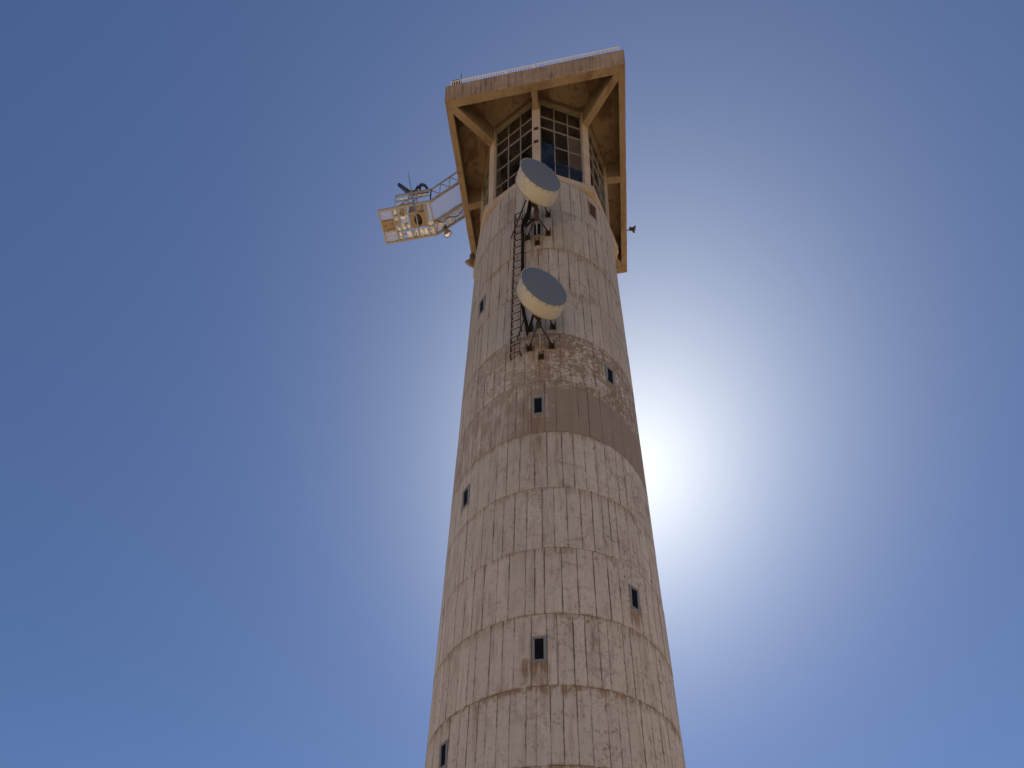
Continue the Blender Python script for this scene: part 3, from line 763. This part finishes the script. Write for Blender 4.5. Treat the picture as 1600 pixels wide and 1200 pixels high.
for u in (-8.15, -7.72): MB().bar(L(u, v0+0.045, FZ), L(u, -0.55, FZ), 0.06, 0.1).obj('floor_joist', M['gantry'], plat)
# hand rails: platform
for v in (v0, v1):
    for u in ((-8.85, -8.05, -7.5, uR) if v == v1 else (uL+0.05, -9.0, -8.1, -7.4, uR)):
        MB().bar(L(u, v, FZ+0.06), L(u, v, FZ+1.15), 0.06).obj('post', M['gantry'], plat)
    ua = -8.88 if v == v1 else uL
    MB().bar(L(ua, v, FZ+1.16), L(uR, v, FZ+1.16), 0.075, 0.10).obj('hand_rail', M['gantry'], plat)
    MB().bar(L(ua, v, FZ+0.62), L(uR, v, FZ+0.62), 0.05).obj('knee_rail', M['gantry'], plat)
    # stair rail with zigzag bracing
    ur = uC-0.12; zr = ZS
    MB().bar(L(uR, v, FZ+1.16), L(ur, v, zr+1.16), 0.06, 0.07).obj('hand_rail', M['gantry'], plat)
    n = 3
    for i in range(n):
        s0, s1, sm = i/n, (i+1)/n, (i+0.5)/n
        p = lambda s, h: L(uR+(ur-uR)*s, v, FZ+(zr-FZ)*s+h)
        MB().bar(p(s0, 0.07), p(s0, 1.12), 0.06).obj('post', M['gantry'], plat); MB().bar(p(s0, 1.10), p(s1, 0.09), 0.045).obj('diagonal_brace', M['gantry'], plat)
    MB().bar(p(1.0, 0.07), p(1.0, 1.12), 0.10).obj('post', M['gantry'], plat)
for ua, ub in ((-8.82, -7.6), (-8.05, -7.1)): MB().bar(L(ua, v1-0.05, FZ+0.1), L(ub, v1-0.05, FZ+1.08), 0.045).obj('diagonal_brace', M['gantry'], plat)

for u, dz, hu, hz in ((-8.33, 0.92, 0.46, 0.07), (-7.27, 1.03, 0.30, 0.06), (-8.3, 0.42, 0.42, 0.09)):
    MB().box(L(u, v1-0.10, FZ+dz), TU, NV, EZ, hu, 0.02, hz).obj('cover_board', M['sheet'], plat)
MB().box(L(-6.35, -0.62, FZ+0.22), TU, NV, EZ, 0.14, 0.10, 0.06).obj('junction_box', M['grate'], plat, 0.01)
MB().box(L(-5.85, -0.72, FZ+0.62), TU, NV, EZ, 0.09, 0.13, 0.05).obj('junction_box', M['grate'], plat, 0.01)
MB().tube(smooth_pts([L(-6.6, -0.3, FZ+0.02), L(-6.2, -0.55, FZ+0.2), L(-5.9, -0.5, FZ+0.5), L(-5.4, -0.75, FZ+0.95), L(-4.9, -0.6, FZ+1.4)]), 0.025, 6).obj('conduit', M['lampdark'], plat)
MB().bar(L(uC-0.02, v0+0.1, FZ+1.3), L(uC-0.02, v1-0.1, FZ+1.3), 0.05).obj('fixing_bar', M['white'], plat)

# equipment on the platform
bx = thing('equipment_cabinet', 'brown equipment cabinet with a dark oval opening underneath, on the platform', 'cabinet', L(-7.6, -0.12, FZ+0.05))
mb = MB(); ca, cb, ra, rb = 0.52, 0.36, 0.235, 0.30
uc, vc = -7.62, -0.12
# underside plate with an oval hole
N = 32
outer, inner = [], []
for i in range(N):
    a = 2*PI*i/N + PI/4*0; dx, dy = math.cos(a), math.sin(a); s = min(ca/abs(dx) if abs(dx) > 1e-6 else 9, cb/abs(dy) if abs(dy) > 1e-6 else 9)
    outer.append((uc+dx*s, vc+dy*s)); inner.append((uc+ra*dx, vc+rb*dy))
for za, zb in ((FZ-0.02, FZ+0.02),):
    ob = [mb.bm.verts.new(L(*p, za)) for p in outer]; ib = [mb.bm.verts.new(L(*p, za)) for p in inner]
    ot = [mb.bm.verts.new(L(*p, zb)) for p in outer]; it = [mb.bm.verts.new(L(*p, zb)) for p in inner]
    for i in range(N):
        j = (i+1) % N
        mb.bm.faces.new((ob[i], ib[i], ib[j], ob[j])); mb.bm.faces.new((ot[i], ot[j], it[j], it[i]))
        mb.bm.faces.new((ob[i], ob[j], ot[j], ot[i])); mb.bm.faces.new((ib[i], it[i], it[j], ib[j]))
mb.obj('base_plate', M['tan'], bx)
mb = MB()
for su in (-1, 1): mb.box(L(uc+su*(ca-0.02), vc, FZ+0.43), TU, NV, EZ, 0.02, cb, 0.405)
for sv in (-1, 1): mb.box(L(uc, vc+sv*(cb-0.02), FZ+0.43), TU, NV, EZ, ca-0.042, 0.02, 0.405)
mb.box(L(uc, vc, FZ+0.86), TU, NV, EZ, ca+0.02, cb+0.02, 0.022)
mb.obj('body', M['tan'], bx)
MB().tube([L(uc, vc, FZ+0.10), L(uc, vc, FZ+0.55)], 0.20, 20).obj('fan_housing', M['hole'], bx)
MB().bar(L(uc-ca-0.05, 0.27, FZ-0.05), L(uc+0.1, 0.31, FZ-0.05), 0.05).obj('support_bar', M['gantry'], bx)
b2 = thing('steel_box', 'flat tan steel box with small bolts set in the outer end of the platform floor', 'box', L(-9.48, -0.14, FZ))
MB().box(L(-9.47, -0.145, FZ+0.05), TU, NV, EZ, 0.37, 0.27, 0.09).obj('body', M['tan'], b2, 0.012)
for du, dv in ((-0.1, -0.16), (0.08, -0.17), (0.25, -0.15), (0.24, 0.1), (-0.2, 0.02)):
    MB().tube([L(-9.47+du, -0.145+dv, FZ-0.075), L(-9.47+du, -0.145+dv, FZ-0.038)], 0.028, 8).obj('bolt', M['hole'], b2)
b3 = thing('tank', 'rounded cream tank behind the near railing of the platform', 'tank', L(-8.4, 0.35, FZ+0.06))
MB().lathe(L(-8.42, 0.34, FZ+0.045), EZ, [(0, 0), (0, 0.16), (0.03, 0.21), (0.5, 0.21), (0.57, 0.15), (0.6, 0)], 24).obj('body', M['shroud'], b3)
MB().lathe(L(-8.42, 0.34, FZ+0.60), EZ, [(0, 0.05), (0.06, 0.05), (0.065, 0)], 12).obj('cap', M['lampdark'], b3)
# dark aerials above the rail
hp = thing('panel_aerial', 'dark navy tilted bar aerial rising left of the whip above the platform rail', 'aerial', L(-8.0, 0.6, FZ+1.2))
MB().tube([L(-7.98, 0.55, FZ+1.42), L(-8.15, 0.55, FZ+1.62), L(-8.78, 0.55, FZ+2.52)], [0.10, 0.12, 0.10], 12).obj('bar', M['blue'], hp)
MB().bar(L(-7.96, 0.6, FZ+1.15), L(-7.96, 0.58, FZ+1.5), 0.1).bar(L(-8.3, 0.62, FZ+1.3), L(-7.5, 0.62, FZ+1.38), 0.11, 0.14).obj('mount', M['lampdark'], hp)
hp = thing('stub_aerial', 'short dark stub aerial just right of the whip above the platform rail', 'aerial', L(-7.62, 0.55, FZ+1.2))
MB().tube([L(-7.75, 0.55, FZ+1.3), L(-7.55, 0.55, FZ+1.92)], [0.09, 0.085], 10).obj('stub', M['blue'], hp)
MB().box(L(-7.72, 0.57, FZ+1.3), TU, NV, EZ, 0.13, 0.08, 0.09).obj('mount', M['lampdark'], hp)
hp = thing('arched_aerial', 'dark arched loop aerial at the right end of the platform rail', 'aerial', L(-7.25, 0.55, FZ+1.2))
MB().tube(smooth_pts([L(-7.42, 0.55, FZ+1.2), L(-7.43, 0.55, FZ+1.75), L(-7.40, 0.55, FZ+2.06), L(-7.15, 0.55, FZ+1.95), L(-6.98, 0.55, FZ+1.6), L(-6.92, 0.55, FZ+1.25)]), [0.08]*31, 8).obj('loop', M['blue'], hp)
MB().bar(L(-7.45, 0.58, FZ+1.24), L(-6.9, 0.58, FZ+1.24), 0.09).obj('mount', M['lampdark'], hp)
wp = thing('whip_aerial', 'long pale grey whip aerial leaning across the platform', 'aerial', L(-7.13, 0.76, 53.93))
MB().tube([L(-7.13, 0.78, 53.93), L(-7.72, 0.78, 57.6)], [0.05, 0.05], 8).obj('pole', M['gantry'], wp)
MB().tube([L(-7.72, 0.78, 57.6), L(-7.9, 0.78, 58.7), L(-8.17, 0.78, 60.4)], [0.032, 0.028, 0.016], 8).obj('rod', M['galv'], wp)
MB().bar(L(-7.7, 0.68, 57.45), L(-7.7, 0.83, 57.45), 0.09, 0.09).bar(L(-7.88, 0.68, 58.43), L(-7.88, 0.83, 58.43), 0.09, 0.09).obj('clamp', M['gantry'], wp)

# ------------------------------------------------------------------ floodlights on the canopy edge
def floodlight(p, arm0, facing, label, s=1.0, dark=False):
    """round bell lamp with a gear box behind, on a bent arm from arm0"""
    p, arm0, f = Vector(p), Vector(arm0), Vector(facing).normalized()
    root = thing('floodlight', label, 'floodlight', arm0, 'bell floodlights on the canopy')
    m = M['lampdark'] if dark else M['lamp']
    MB().lathe(p, f, [(-0.34*s, 0), (-0.34*s, 0.09*s), (-0.2*s, 0.13*s), (-0.06*s, 0.24*s), (0.0, 0.27*s), (0.02*s, 0.27*s), (0.02*s, 0.235*s), (-0.02*s, 0.22*s), (-0.02*s, 0)], 24).obj('bell', m, root)
    MB().lathe(p, f, [(0.0, 0.222*s), (0.02*s, 0.21*s), (0.05*s, 0.12*s), (0.06*s, 0)], 24).obj('lens', M['lens'], root)
    g = p - f*0.40*s
    sx = f.orthogonal().normalized()
    MB().box(g, f, sx, f.cross(sx), 0.08*s, 0.12*s, 0.12*s).obj('gear_box', M['lampdark'], root, 0.015)
    MB().tube([g, (g+arm0)/2 + EZ*0.02, arm0], 0.035*s, 8).obj('arm', M['rust'], root)
    return root
floodlight(L(-6.05, -1.16, 57.42), L(-6.0, -1.0, 57.85), L(0.25, -0.3, -0.6), 'brown bell floodlight hanging under the platform stair', 0.95)
floodlight(L(-5.02, -2.74, 56.98), L(-4.72, -2.3, 57.27), L(-0.55, -0.55, -0.6), 'brown bell floodlight on the left edge of the canopy beside the tower wall', 1.15)
floodlight(L(5.32, -2.75, 57.62), L(4.83, -2.75, 57.62), L(1, -0.1, -0.35), 'dark bell floodlight standing out from the right edge of the canopy', 0.72, True)
